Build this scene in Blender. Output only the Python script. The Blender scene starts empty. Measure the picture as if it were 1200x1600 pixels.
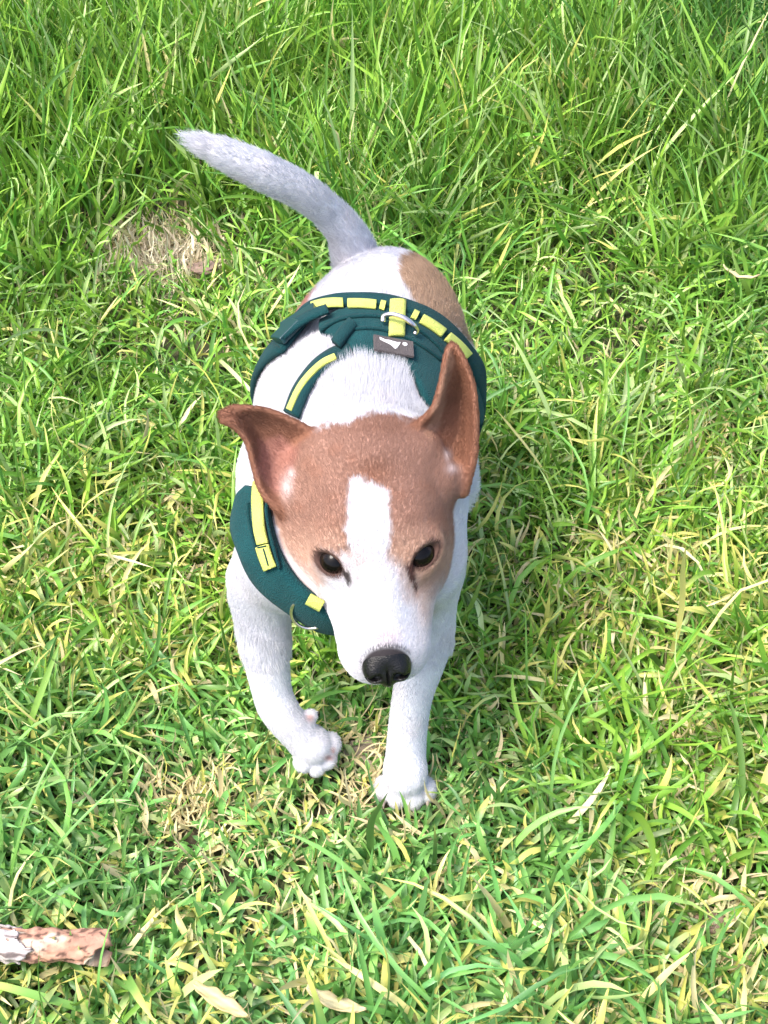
import bpy, math, random
import numpy as np
from mathutils import Vector, Matrix, kdtree
rng = np.random.default_rng(7)
random.seed(7)
SC = bpy.context.scene
COL = SC.collection
PI = math.pi

# ------------------------------------------------------------------ camera, sky, sun, exposure
CAM = np.array([0.0, -0.62, 0.95]); FPX = 2200.0
cam = bpy.data.cameras.new('camera'); camo = bpy.data.objects.new('camera', cam); COL.objects.link(camo)
camo.location = CAM; camo.rotation_euler = (math.radians(45), 0, 0)
cam.sensor_fit = 'AUTO'; cam.sensor_width = 36; cam.lens = FPX / 1600 * 36
cam.clip_start = 0.01; cam.clip_end = 500
SC.camera = camo
SUN_EL, SUN_AZ = math.radians(60), math.radians(-118)      # azimuth from +Y towards +X
w = bpy.data.worlds.new('World'); SC.world = w; w.use_nodes = True
nt = w.node_tree; nt.nodes.clear()
sky = nt.nodes.new('ShaderNodeTexSky'); sky.sky_type = 'NISHITA'; sky.sun_disc = False
sky.sun_elevation = SUN_EL; sky.sun_rotation = SUN_AZ; sky.dust_density = 4.0; sky.air_density = 1.0
bg = nt.nodes.new('ShaderNodeBackground'); bg.inputs[1].default_value = 0.14
wo = nt.nodes.new('ShaderNodeOutputWorld')
nt.links.new(sky.outputs[0], bg.inputs[0]); nt.links.new(bg.outputs[0], wo.inputs[0])
sl = bpy.data.lights.new('sun', 'SUN'); sl.energy = 1.6; sl.angle = math.radians(24); sl.color = (1.0, 0.95, 0.87)
so = bpy.data.objects.new('sun', sl); COL.objects.link(so)
sd = Vector((math.sin(SUN_AZ) * math.cos(SUN_EL), math.cos(SUN_AZ) * math.cos(SUN_EL), math.sin(SUN_EL)))
so.rotation_euler = sd.to_track_quat('Z', 'Y').to_euler(); so.location = sd * 5
vs = SC.view_settings; vs.view_transform = 'Standard'; vs.look = 'None'; vs.gamma = 1; vs.exposure = 1.40
SC.render.resolution_x = 768; SC.render.resolution_y = 1024
SC.cycles.max_bounces = 8; SC.cycles.transparent_max_bounces = 8

# ------------------------------------------------------------------ helpers
s45 = math.sqrt(0.5)
FWD = np.array([0, s45, -s45]); UPV = np.array([0, s45, s45]); RGT = np.array([1.0, 0, 0])
def ray(px, py): return FWD + RGT * (px - 600) / FPX + UPV * (800 - py) / FPX
def K(px, py, z):            # where a line of sight meets a height
    r = ray(px, py); return CAM + r * ((z - CAM[2]) / r[2])
def proj(P):
    q = P - CAM; d = q @ FWD
    return 600 + FPX * (q @ RGT) / d, 800 - FPX * (q @ UPV) / d
def tag(o, label=None, cat=None, group=None, kind=None):
    if label: o['label'] = label
    if cat: o['category'] = cat
    if group: o['group'] = group
    if kind: o['kind'] = kind
    return o
def mesh_obj(name, V, Fq, mat, parent=None, smooth=True):
    V = np.asarray(V, np.float32); me = bpy.data.meshes.new(name)
    if isinstance(Fq, np.ndarray):
        n, k = Fq.shape
        me.vertices.add(len(V)); me.vertices.foreach_set('co', V.ravel())
        me.loops.add(n * k); me.loops.foreach_set('vertex_index', Fq.astype(np.int32).ravel())
        me.polygons.add(n); me.polygons.foreach_set('loop_start', np.arange(0, n * k, k, dtype=np.int32))
        me.update(calc_edges=True); me.validate()
    else:
        me.from_pydata([tuple(map(float, v)) for v in V], [], Fq); me.update()
    if smooth: me.polygons.foreach_set('use_smooth', np.ones(len(me.polygons), bool))
    o = bpy.data.objects.new(name, me); COL.objects.link(o)
    if mat: me.materials.append(mat)
    if parent: o.parent = parent
    return o
def set_col(me, name, C):
    a = me.color_attributes.new(name, 'FLOAT_COLOR', 'POINT')
    A = np.ones((len(C), 4), np.float32); A[:, :3] = C; a.data.foreach_set('color', A.ravel())
def smoothstep(a, b, x):
    t = np.clip((x - a) / (b - a), 0, 1); return t * t * (3 - 2 * t)
def vnoise(P, freq, seed=0):       # value noise, any P (n,2|3), roughly 0..1
    P = np.asarray(P, float) * freq
    if P.shape[1] == 2: P = np.c_[P, np.zeros(len(P))]
    i = np.floor(P).astype(np.int64); f = P - i; f = f * f * (3 - 2 * f)
    def h(a, b, c):
        n = (a * 73856093) ^ (b * 19349663) ^ (c * 83492791) ^ (seed * 2654435)
        n = (n ^ (n >> 13)) * 1274126177; n = n ^ (n >> 16)
        return (n & 0xffff) / 65535.0
    r = 0
    for dx in (0, 1):
        for dy in (0, 1):
            for dz in (0, 1):
                wgt = (f[:, 0] if dx else 1 - f[:, 0]) * (f[:, 1] if dy else 1 - f[:, 1]) * (f[:, 2] if dz else 1 - f[:, 2])
                r = r + wgt * h(i[:, 0] + dx, i[:, 1] + dy, i[:, 2] + dz)
    return r
def in_poly(x, y, poly):
    poly = np.asarray(poly, float); inside = np.zeros(x.shape, bool); j = len(poly) - 1
    for i in range(len(poly)):
        xi, yi = poly[i]; xj, yj = poly[j]
        c = ((yi > y) != (yj > y)) & (x < (xj - xi) * (y - yi) / (yj - yi + 1e-12) + xi)
        inside ^= c; j = i
    return inside
def poly_dist(x, y, poly):         # signed: negative inside
    poly = np.asarray(poly, float); d = np.full(x.shape, 1e9)
    for i in range(len(poly)):
        a = poly[i - 1]; b = poly[i]; ab = b - a
        t = np.clip(((x - a[0]) * ab[0] + (y - a[1]) * ab[1]) / (ab @ ab + 1e-12), 0, 1)
        d = np.minimum(d, np.hypot(x - a[0] - t * ab[0], y - a[1] - t * ab[1]))
    return np.where(in_poly(x, y, poly), -d, d)
def catmull(P, n):
    P = np.asarray(P, float); m = len(P); Q = np.vstack([2 * P[0] - P[1], P, 2 * P[-1] - P[-2]])
    out = []
    for t in np.linspace(0, m - 1, n):
        i = min(int(t), m - 2); u = t - i; a, b, c, d = Q[i:i + 4]
        out.append(0.5 * ((2 * b) + (c - a) * u + (2 * a - 5 * b + 4 * c - d) * u * u + (3 * b - a - 3 * c + d) * u ** 3))
    return np.array(out)
# ---- materials
def new_mat(name):
    m = bpy.data.materials.new(name); m.use_nodes = True
    return m, m.node_tree, m.node_tree.nodes['Principled BSDF']
def simple(name, col, rough=0.5, metal=0.0, bump=0.0, scale=200, var=0.0, spec=0.5):
    m, t, b = new_mat(name)
    b.inputs['Base Color'].default_value = (*col, 1); b.inputs['Roughness'].default_value = rough
    b.inputs['Metallic'].default_value = metal; b.inputs['Specular IOR Level'].default_value = spec
    tc = t.nodes.new('ShaderNodeTexCoord'); n = t.nodes.new('ShaderNodeTexNoise'); n.inputs['Scale'].default_value = scale
    n.inputs['Detail'].default_value = 4; t.links.new(tc.outputs['Object'], n.inputs['Vector'])
    if var:
        mx = t.nodes.new('ShaderNodeMix'); mx.data_type = 'RGBA'
        mx.inputs[6].default_value = (*[c * (1 - var) for c in col], 1); mx.inputs[7].default_value = (*[min(1, c * (1 + var)) for c in col], 1)
        t.links.new(n.outputs[0], mx.inputs[0]); t.links.new(mx.outputs[2], b.inputs['Base Color'])
    if bump:
        bp = t.nodes.new('ShaderNodeBump'); bp.inputs['Strength'].default_value = bump; bp.inputs['Distance'].default_value = 0.001
        t.links.new(n.outputs[0], bp.inputs['Height']); t.links.new(bp.outputs[0], b.inputs['Normal'])
    return m
def fabric(name, col, weave=1100, rough=0.9, sheen=0.05):
    m, t, b = new_mat(name)
    b.inputs['Roughness'].default_value = rough; b.inputs['Sheen Weight'].default_value = sheen; b.inputs['Specular IOR Level'].default_value = .15
    tc = t.nodes.new('ShaderNodeTexCoord')
    n = t.nodes.new('ShaderNodeTexNoise'); n.inputs['Scale'].default_value = 60; n.inputs['Detail'].default_value = 5
    v = t.nodes.new('ShaderNodeTexVoronoi'); v.inputs['Scale'].default_value = weave
    t.links.new(tc.outputs['Object'], n.inputs['Vector']); t.links.new(tc.outputs['Object'], v.inputs['Vector'])
    mx = t.nodes.new('ShaderNodeMix'); mx.data_type = 'RGBA'
    mx.inputs[6].default_value = (*[c * .7 for c in col], 1); mx.inputs[7].default_value = (*[min(1, c * 1.3) for c in col], 1)
    t.links.new(n.outputs[0], mx.inputs[0]); t.links.new(mx.outputs[2], b.inputs['Base Color'])
    bp = t.nodes.new('ShaderNodeBump'); bp.inputs['Strength'].default_value = 0.9; bp.inputs['Distance'].default_value = 0.0010
    t.links.new(v.outputs[0], bp.inputs['Height']); t.links.new(bp.outputs[0], b.inputs['Normal'])
    return m
def attr_mat(name, attr, rough=0.6, trans=0.0, bump=0.0, spec=0.4, sheen=0.0):
    m, t, b = new_mat(name)
    a = t.nodes.new('ShaderNodeAttribute'); a.attribute_name = attr
    t.links.new(a.outputs['Color'], b.inputs['Base Color'])
    b.inputs['Roughness'].default_value = rough; b.inputs['Specular IOR Level'].default_value = spec
    if sheen: b.inputs['Sheen Weight'].default_value = sheen
    if bump:
        tc = t.nodes.new('ShaderNodeTexCoord'); n = t.nodes.new('ShaderNodeTexNoise'); n.inputs['Scale'].default_value = 400
        t.links.new(tc.outputs['Object'], n.inputs['Vector'])
        bp = t.nodes.new('ShaderNodeBump'); bp.inputs['Strength'].default_value = bump; bp.inputs['Distance'].default_value = 0.001
        t.links.new(n.outputs[0], bp.inputs['Height']); t.links.new(bp.outputs[0], b.inputs['Normal'])
    if trans:
        out = t.nodes['Material Output']; tr = t.nodes.new('ShaderNodeBsdfTranslucent'); ms = t.nodes.new('ShaderNodeMixShader')
        ms.inputs[0].default_value = trans
        t.links.new(a.outputs['Color'], tr.inputs['Color']); t.links.new(b.outputs[0], ms.inputs[1]); t.links.new(tr.outputs[0], ms.inputs[2])
        t.links.new(ms.outputs[0], out.inputs['Surface'])
    return m

# ------------------------------------------------------------------ distance-field sculpting
class Field:
    def __init__(s, xs, ys, zs):
        s.ax = [np.asarray(a, np.float32) for a in (xs, ys, zs)]
        s.F = np.full([len(a) for a in s.ax], 0.1, np.float32)
    def sub(s, lo, hi):
        sl = []
        for a, l, h in zip(s.ax, lo, hi):
            i0 = max(0, np.searchsorted(a, l) - 1); i1 = min(len(a), np.searchsorted(a, h) + 1); sl.append(slice(i0, max(i0 + 1, i1)))
        return tuple(sl)
    def coords(s, sl):
        return (s.ax[0][sl[0]][:, None, None], s.ax[1][sl[1]][None, :, None], s.ax[2][sl[2]][None, None, :])
    def put(s, fn, lo, hi, k, mode='add'):
        m = k + 0.008; sl = s.sub(np.asarray(lo) - m, np.asarray(hi) + m)
        d = fn(*s.coords(sl)).astype(np.float32); A = s.F[sl]
        if mode == 'sub': d = -d; A = -A; d, A = -(-d), A   # max(F, -d) = -min(-F, d)
        if mode == 'add':
            h = np.maximum(k - np.abs(A - d), 0) / k; s.F[sl] = np.minimum(A, d) - h * h * k * .25
        else:
            d2 = -d; h = np.maximum(k - np.abs(A - d2), 0) / k; s.F[sl] = -(np.minimum(A, d2) - h * h * k * .25)
    def cone(s, a, b, ra, rb, k=.02):
        a = np.asarray(a, float); b = np.asarray(b, float); ab = b - a; L2 = ab @ ab
        def fn(X, Y, Z):
            t = np.clip(((X - a[0]) * ab[0] + (Y - a[1]) * ab[1] + (Z - a[2]) * ab[2]) / L2, 0, 1)
            return np.sqrt((X - a[0] - t * ab[0]) ** 2 + (Y - a[1] - t * ab[1]) ** 2 + (Z - a[2] - t * ab[2]) ** 2) - (ra + (rb - ra) * t)
        r = max(ra, rb); s.put(fn, np.minimum(a, b) - r, np.maximum(a, b) + r, k)
    def ell(s, c, rad, M=np.eye(3), k=.02, mode='add'):
        c = np.asarray(c, float); rad = np.asarray(rad, float)       # M rows = local axes
        def fn(X, Y, Z):
            q = [M[i][0] * (X - c[0]) + M[i][1] * (Y - c[1]) + M[i][2] * (Z - c[2]) for i in range(3)]
            k0 = np.sqrt(sum((q[i] / rad[i]) ** 2 for i in range(3))); k1 = np.sqrt(sum((q[i] / rad[i] ** 2) ** 2 for i in range(3)))
            return k0 * (k0 - 1) / np.maximum(k1, 1e-6)
        r = rad.max(); s.put(fn, c - r, c + r, k, mode)
    def stamps(s, P, R, k=.004):
        P = np.asarray(P); lo = P.min(0) - R.max(); hi = P.max(0) + R.max(); m = k + .008
        sl = s.sub(lo - m, hi + m); T = np.full(s.F[sl].shape, 0.1, np.float32); o = [q.start for q in sl]
        for p, r in zip(P, R):
            q = s.sub(p - r - .008, p + r + .008); X, Y, Z = s.coords(q)
            d = np.sqrt((X - p[0]) ** 2 + (Y - p[1]) ** 2 + (Z - p[2]) ** 2) - r
            t = tuple(slice(a.start - b, a.stop - b) for a, b in zip(q, o)); T[t] = np.minimum(T[t], d)
        A = s.F[sl]; h = np.maximum(k - np.abs(A - T), 0) / k; s.F[sl] = np.minimum(A, T) - h * h * k * .25
    def at(s, P):
        P = np.asarray(P, float); idx = []; fr = []
        for a, p in zip(s.ax, P.T):
            i = np.clip(np.searchsorted(a, p) - 1, 0, len(a) - 2); idx.append(i); fr.append(np.clip((p - a[i]) / (a[i + 1] - a[i]), 0, 1))
        r = 0
        for dx in (0, 1):
            for dy in (0, 1):
                for dz in (0, 1):
                    r = r + s.F[idx[0] + dx, idx[1] + dy, idx[2] + dz] * (fr[0] if dx else 1 - fr[0]) * (fr[1] if dy else 1 - fr[1]) * (fr[2] if dz else 1 - fr[2])
        return r
    def grad(s, P, e=.002):
        g = np.stack([s.at(P + e * np.eye(3)[i]) - s.at(P - e * np.eye(3)[i]) for i in range(3)], 1)
        return g / (np.linalg.norm(g, axis=1, keepdims=True) + 1e-9)
    def snap(s, P, off, it=12):
        P = np.array(P, float)
        for _ in range(it): P -= np.clip(s.at(P) - off, -.012, .012)[:, None] * s.grad(P, .004) * .8
        return P
    def hit(s, px, py, off=0.0):
        r = ray(px, py); r = r / np.linalg.norm(r); t = 0.6
        for _ in range(400):
            p = CAM + r * t; d = s.at(p[None])[0] - off
            if d < 1e-4: return p
            t += max(min(d * .6, .01), 2e-4)
        return None
    def mesh(s, smooth=2):
        F = s.F; S = F < 0; ax = s.ax; nx, ny, nz = F.shape
        c = np.zeros((nx - 1, ny - 1, nz - 1), np.int8)
        for dx in (0, 1):
            for dy in (0, 1):
                for dz in (0, 1): c += S[dx:nx - 1 + dx, dy:ny - 1 + dy, dz:nz - 1 + dz]
        act = np.argwhere((c > 0) & (c < 8)); vid = np.full(c.shape, -1, np.int32); vid[tuple(act.T)] = np.arange(len(act))
        V = np.zeros((len(act), 3)); n = np.zeros(len(act))
        E = [((a, b, d), ax_) for ax_ in range(3) for a in (0, 1) for b in (0, 1) for d in (0, 1) if (a, b, d)[ax_] == 0]
        for off, k in E:
            i0 = act + np.array(off); i1 = i0.copy(); i1[:, k] += 1
            f0 = F[tuple(i0.T)]; f1 = F[tuple(i1.T)]; m = (f0 < 0) != (f1 < 0); t = f0[m] / (f0[m] - f1[m])
            p0 = np.stack([ax[j][i0[m, j]] for j in range(3)], 1); p1 = np.stack([ax[j][i1[m, j]] for j in range(3)], 1)
            V[m] += p0 + t[:, None] * (p1 - p0); n[m] += 1
        V /= n[:, None]; Q = []
        for k in range(3):
            a = [slice(0, None)] * 3; b = [slice(0, None)] * 3; a[k] = slice(0, -1); b[k] = slice(1, None)
            m = S[tuple(a)] != S[tuple(b)]; e = np.argwhere(m); u, v = (k + 1) % 3, (k + 2) % 3
            e = e[(e[:, u] > 0) & (e[:, v] > 0) & (e[:, u] < F.shape[u] - 1) & (e[:, v] < F.shape[v] - 1)]
            flip = S[tuple(e.T)]
            q = []
            for du, dv in ((-1, -1), (0, -1), (0, 0), (-1, 0)):
                g = e.copy(); g[:, u] += du; g[:, v] += dv; q.append(vid[tuple(g.T)])
            q = np.stack(q, 1); q[~flip] = q[~flip][:, ::-1]; Q.append(q)
        Q = np.vstack(Q)
        ed = np.vstack([Q[:, [i, (i + 1) % 4]] for i in range(4)])
        for it in range(smooth):
            acc = np.zeros_like(V); cnt = np.zeros(len(V))
            for a, b in ((0, 1), (1, 0)):
                for j in range(3): acc[:, j] += np.bincount(ed[:, a], V[ed[:, b], j], len(V))
                cnt += np.bincount(ed[:, a], minlength=len(V))
            V += (acc / np.maximum(cnt, 1)[:, None] - V) * 0.5
        return V, Q

def graded(lo, hi, a, b, fine, coarse):
    out = [lo]
    while out[-1] < hi: out.append(out[-1] + (fine if a <= out[-1] <= b else coarse))
    return np.array(out)

# ------------------------------------------------------------------ the dog
# head frame
th = math.radians(18)                                     # muzzle dips below level
Fv = np.array([0, -math.cos(th), -math.sin(th)]); Uv = np.array([0, -math.sin(th), math.cos(th)]); Rv = np.array([1.0, 0, 0])
ro = Matrix.Rotation(math.radians(-6.0), 3, Vector(FWD))
ro = np.array(ro)
Fv, Uv, Rv = ro @ Fv, ro @ Uv, ro @ Rv
HO = K(578, 783, .25)
HM = np.stack([Rv, Fv, Uv])
def H(r, f, u): return HO + r * Rv + f * Fv + u * Uv
print('nose px', proj(H(0, .118, -.012)), 'eyeL', proj(H(-.031, .055, .015)), 'eyeR', proj(H(.031, .055, .015)))

D = Field(graded(-.19, .15, -.12, .08, .0012, .0028), graded(-.06, .46, -.045, .17, .0012, .0028), graded(-.012, .44, -.012, .345, .0012, .0028))
# trunk
D.ell((-.004, .308, .216), (.073, .070, .068))
D.ell((-.020, .235, .204), (.083, .10, .077))
D.ell((-.026, .165, .192), (.087, .088, .081))
D.ell((-.024, .102, .193), (.058, .050, .050))
D.cone((.004, .332, .240), (-.014, .15, .222), .046, .052, .02)
# neck
D.cone((-.018, .165, .215), (-.014, .118, .232), .062, .054, .03)
D.cone((-.014, .118, .225), H(0, -.03, -.012), .054, .038, .025)
D.cone((-.024, .085, .195), H(0, -.015, -.025), .045, .033, .025)
D.cone((-.062, .135, .215), (-.048, .09, .200), .034, .034, .03)
# shoulders and forelegs
def leg(P, R, k=.012):
    for a, b, ra, rb in zip(P[:-1], P[1:], R[:-1], R[1:]): D.cone(a, b, ra, rb, k)
SL = [(-.062, .125, .225), (-.070, .095, .19), K(413, 905, .165), K(412, 985, .125), K(424, 1075, .082), K(438, 1112, .066), K(468, 1148, .046), K(494, 1172, .03)]
def soft_leg(P, R, n=22):
    P = catmull(P, n); R = np.interp(np.linspace(0, len(R) - 1, n), range(len(R)), R); R = np.convolve(np.r_[R[0], R, R[-1]], [.25, .5, .25], 'valid'); leg(list(P), list(R), .003)
leg(SL[:3], [.034, .032, .022], .02); soft_leg(SL[2:], [.0220, .0190, .0138, .0135, .0128, .0110]); D.cone(SL[2], SL[1], .022, .030, .02)
SR = [(.026, .12, .22), (.026, .09, .185), K(667, 925, .16), K(665, 1000, .12), K(645, 1085, .08), K(636, 1150, .045), K(633, 1205, .02)]
leg(SR[:3], [.034, .030, .022], .02); soft_leg(SR[2:], [.0220, .0190, .0140, .0138, .0145])
# hind legs
for sx, dy in ((-1, .02), (1, -.03)):
    x = -.002 + sx * .040
    leg([(x, .30, .195), (x + sx * .01, .268 + dy, .125), (x + sx * .004, .345 + dy, .075), (x, .335 + dy, .018), (x, .315 + dy, .012)], [.040, .028, .012, .012, .014])
# paws: toes
def toes(pts, r):
    for p in pts: D.ell(p, (r, r * 1.35, r * .95), k=.0015)
toes([K(600, 1232, .008), K(621, 1243, .009), K(646, 1244, .009), K(665, 1234, .008)], .0084)
D.ell(K(633, 1212, .024), (.0160, .016, .014), k=.008)
toes([K(474, 1188, .026), K(494, 1194, .022), K(511, 1183, .024), K(517, 1163, .03)], .0078)
D.ell(K(487, 1163, .036), (.0140, .0145, .0115), k=.008)
D.ell(K(486, 1118, .058), (.005, .005, .005), k=.006)
# tail
TL = [K(556, 404, .262), K(541, 365, .290), K(512, 330, .315), K(470, 298, .34), K(410, 268, .362), K(345, 238, .38), K(290, 215, .393)]
TL = [np.array(p) for p in catmull(TL, 25)]
leg(TL, list(np.interp(np.linspace(0, 6, 25), range(7), [.0190, .0140, .0118, .0122, .0126, .0100, .0018])), .003)
BF = D.F.copy()                                           # the trunk alone, for the harness to lie on
# head
D.ell(H(.003, -.012, -.002), (.0425, .052, .040), HM, .02)
for s in (-1, 1):
    D.ell(H(s * .0185 + .003, .020, .007), (.022, .030, .023), HM, .02)       # brow
    D.ell(H(s * .0285 + .0055, .018, -.020), (.018, .034, .026), HM, .018)       # cheek
    D.ell(H(s * .0335 + .004, -.028, .004), (.0165, .022, .022), HM, .016)      # ear root
    D.ell(H(s * .0115, .0990, -.027), (.0145, .021, .016), HM, .010)    # upper lip
    D.cone(H(s * .013 + .002, .045, -.030), H(s * .0095, .097, -.030), .0275, .0175, .015)
D.cone(H(0, .030, -.018), H(-.001, .0975, -.024), .039, .0225, .02)
D.cone(H(0, .040, .006), H(0, .108, -.011), .018, .012, .014)          # bridge
D.cone(H(0, .01, -.042), H(0, .088, -.046), .028, .012, .012)          # jaw
# ears (sheets given rim to rim, row by row from root to tip)
def bez(a, m, b, n):
    t = np.linspace(0, 1, n)[:, None]; return (1 - t) ** 2 * a + 2 * t * (1 - t) * m + t * t * b
def camdepth(px, py, d):
    return CAM + ray(px, py) * d
D0 = (HO - CAM) @ FWD
def ear(rows, nr, nc):
    A = catmull([camdepth(a[0], a[1], D0 + a[2]) for a, m, b in rows], nr)
    M_ = catmull([camdepth(m[0], m[1], D0 + m[2]) for a, m, b in rows], nr)
    B = catmull([camdepth(b[0], b[1], D0 + b[2]) for a, m, b in rows], nr)
    P = np.array([bez(A[i], M_[i], B[i], nc) for i in range(nr)])
    u_, v_ = np.meshgrid(np.linspace(0, 1, nr), np.linspace(0, 1, nc), indexing='ij')
    P = P + (FWD * .0017)[None, None] * (np.sin(v_ * 10 + u_ * 4) * np.sin(PI * v_) * (1 - u_ * .6))[..., None]
    return P
earL = ear([((508, 700, .004), (478, 745, .032), (460, 812, .004)),
            ((480, 672, .000), (448, 725, .030), (436, 797, -.004)),
            ((450, 655, -.004), (425, 706, .026), (410, 768, -.008)),
            ((420, 643, -.008), (412, 684, .020), (397, 728, -.010)),
            ((392, 638, -.012), (390, 665, .008), (386, 690, -.014)),
            ((365, 637, -.014), (366, 652, -.012), (366, 667, -.018)),
            ((346, 645, -.014), (346, 650, -.018), (348, 658, -.018))], 40, 34)
earR = ear([((636, 688, .000), (690, 725, .036), (724, 768, .006)),
            ((654, 664, -.006), (705, 690, .036), (738, 722, .000)),
            ((676, 640, -.012), (715, 650, .036), (743, 690, -.004)),
            ((687, 610, -.016), (722, 610, .024), (743, 642, -.010)),
            ((693, 580, -.020), (722, 585, .008), (738, 600, -.014)),
            ((698, 553, -.022), (713, 560, -.010), (726, 566, -.020)),
            ((705, 538, -.022), (709, 540, -.020), (714, 544, -.022))], 46, 30)
def stamp_ear(P):
    nr, nc = P.shape[:2]; R = np.zeros((nr, nc)); e = np.linspace(-1, 1, nc)
    for i in range(nr): R[i] = (.0026 - .0007 * i / nr) + .0012 * max(0, 1 - i / (nr * .3))
    D.stamps(P.reshape(-1, 3), R.ravel(), .005)
stamp_ear(earL); stamp_ear(earR)
D.ell(H(-.047, -.006, .000), (.013, .013, .012), HM, .012); D.ell(H(.052, -.010, .000), (.012, .014, .014), HM, .012)

# eyes and nose seats
eyes = []
for s, c, inner, outer in ((-1, (519, 879), (546, 898), (494, 868)), (1, (660, 868), (635, 889), (685, 852))):
    p = D.hit(*c); n = D.grad(p[None], .006)[0]; n = n * .75 + (CAM - p) / np.linalg.norm(CAM - p) * .45; n /= np.linalg.norm(n)
    ax = camdepth(outer[0], outer[1], 1.0) - camdepth(inner[0], inner[1], 1.0); ax -= n * (ax @ n); ax /= np.linalg.norm(ax)
    bx = np.cross(n, ax); eyes.append((s, p, n, ax, bx))
for s, p, n, ax, bx in eyes:
    D.ell(p - n * .001, (.0165, .0120, .0065), np.stack([ax, bx, n]), .012)      # lids
    D.ell(p + n * .0085, (.0120, .0061, .0120), np.stack([ax, bx, n]), .0030, 'sub')
bodyV, bodyQ = D.mesh(2)
print('body verts', len(bodyV))

# ---- coat colour, by markings
NO = H(0, .1180, -.0125)
WHITE = np.array([.61, .61, .655]); BROWN = np.array([.33, .178, .126]); DKBROWN = np.array([.225, .105, .066]); PEACH = np.array([.55, .37, .28]); TAN = np.array([.42, .29, .205])
def lerp(C, col, w_): return C * (1 - w_[:, None]) + np.asarray(col) * w_[:, None]
capL = np.vstack([earL[::2, :].reshape(-1, 3)]); capR = np.vstack([earR[::2, :].reshape(-1, 3)])
kdL = kdtree.KDTree(len(capL)); [kdL.insert(p, i) for i, p in enumerate(capL)]; kdL.balance()
kdR = kdtree.KDTree(len(capR)); [kdR.insert(p, i) for i, p in enumerate(capR)]; kdR.balance()
def coat(P):
    P = np.asarray(P, float); q = (P - HO) @ HM.T; r, f, u = q.T
    x, y = proj(P); n1 = vnoise(P, 260, 1) - .5; n2 = vnoise(P, 90, 2) - .5; n3 = vnoise(P, 700, 3) - .5
    jit = n1 * 9 + n2 * 9 + n3 * 6
    C = np.tile(WHITE, (len(P), 1)) * (1 + .06 * n2[:, None])
    # freckled grey-pink skin tone over the back
    C = lerp(C, (.62, .56, .58), .25 * smoothstep(.1, .4, vnoise(P, 45, 9) - .35))
    head = (f > -.062) & (np.linalg.norm(q, axis=1) < .16) & (u > -.075) & (P[:, 1] < .16)
    # brown mask of the face
    mask = [(440, 680), (500, 668), (545, 664), (560, 652), (600, 648), (640, 660), (700, 640), (760, 700), (742, 790), (722, 850), (718, 880), (700, 905), (672, 922), (650, 932), (640, 905), (625, 885), (612, 865), (606, 770), (560, 748), (549, 752), (541, 800), (542, 862), (530, 868), (505, 862), (490, 885), (500, 905), (490, 915), (474, 915), (462, 895), (440, 850), (420, 800)]
    d = poly_dist(x, y, mask) + jit
    sf = 1 + 5 * smoothstep(850, 905, y)
    wb = np.where(head, 1 - smoothstep(-5 * sf, 5 * sf, d), 0)
    wb = np.where(u < -.055, 0, wb)
    keepF = D.F; D.F = BF; tb = D.at(P); D.F = keepF
    wb = wb * (1 - (1 - smoothstep(.0025, .006, tb)) * smoothstep(-.004, -.018, u))
    C = lerp(C, BROWN, wb * .96)
    C = lerp(C, PEACH, wb * smoothstep(805, 880, y + jit * 2) * .80)                       # paler towards the cheeks
    C = lerp(C, DKBROWN, wb * .75 * np.exp(-(((x - 585) / 32) ** 2 + ((y - 738) / 22) ** 2)))
    C = lerp(C, DKBROWN, wb * .45 * np.exp(-(((x - 600) / 60) ** 2 + ((y - 668) / 16) ** 2)))
    C = lerp(C, (.36, .17, .11), wb * .3 * smoothstep(.1, .35, n2))
    # warm stain beside the muzzle and pale halo under the eyes
    hb = np.where(head, 1.0, 0)
    C = lerp(C, PEACH, hb * .55 * np.exp(-(((x - 664) / 15) ** 2 + ((y - 950) / 34) ** 2)))
    C = lerp(C, PEACH, hb * .35 * np.exp(-(((x - 560) / 20) ** 2 + ((y - 880) / 40) ** 2)))
    C = lerp(C, (.70, .50, .42), hb * .45 * np.exp(-(((x - 478) / 24) ** 2 + ((y - 905) / 34) ** 2)))
    C = lerp(C, (.55, .40, .40), hb * .55 * np.exp(-(((x - 600) / 24) ** 2 + ((y - 996) / 14) ** 2)))
    C = lerp(C, (.52, .47, .52), hb * .5 * smoothstep(.12, .3, vnoise(P, 320, 12) - .5) * np.exp(-(((x - 590) / 50) ** 2 + ((y - 1000) / 40) ** 2)))
    # rump patches
    rear = P[:, 1] > .2
    pr = [(632, 402), (660, 398), (700, 415), (735, 450), (735, 540), (715, 520), (680, 500), (650, 478), (632, 450), (626, 420)]
    C = lerp(C, TAN, np.where(rear, 1 - smoothstep(-4, 4, poly_dist(x, y, pr) + jit * .6), 0))
    pl = [(497, 425), (492, 448), (480, 475), (470, 500), (430, 520), (430, 440), (470, 415)]
    C = lerp(C, (.56, .27, .20), np.where(rear, 1 - smoothstep(-4, 4, poly_dist(x, y, pl) + jit * .6), 0) * .85)
    # ears
    near = (np.abs(r) > .028) & (f < .05) & (P[:, 1] < .24) & (u > -.06) & (np.linalg.norm(q, axis=1) < .19)
    idx = np.where(near)[0]
    for i in idx:
        p = P[i]; a = kdL.find(p)[2]; b = kdR.find(p)[2]; dd = min(a, b)
        if dd < .0075:
            k_ = float(np.clip((.0075 - dd) / .003, 0, 1)); C[i] = C[i] * (1 - k_) + k_ * (DKBROWN * (1.15 + .5 * n2[i]))
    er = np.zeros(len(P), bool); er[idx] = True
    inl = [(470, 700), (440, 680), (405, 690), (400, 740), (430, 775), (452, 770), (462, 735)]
    wi = np.where(er, 1 - smoothstep(-10, 6, poly_dist(x, y, inl) + jit * .6), 0)
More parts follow.
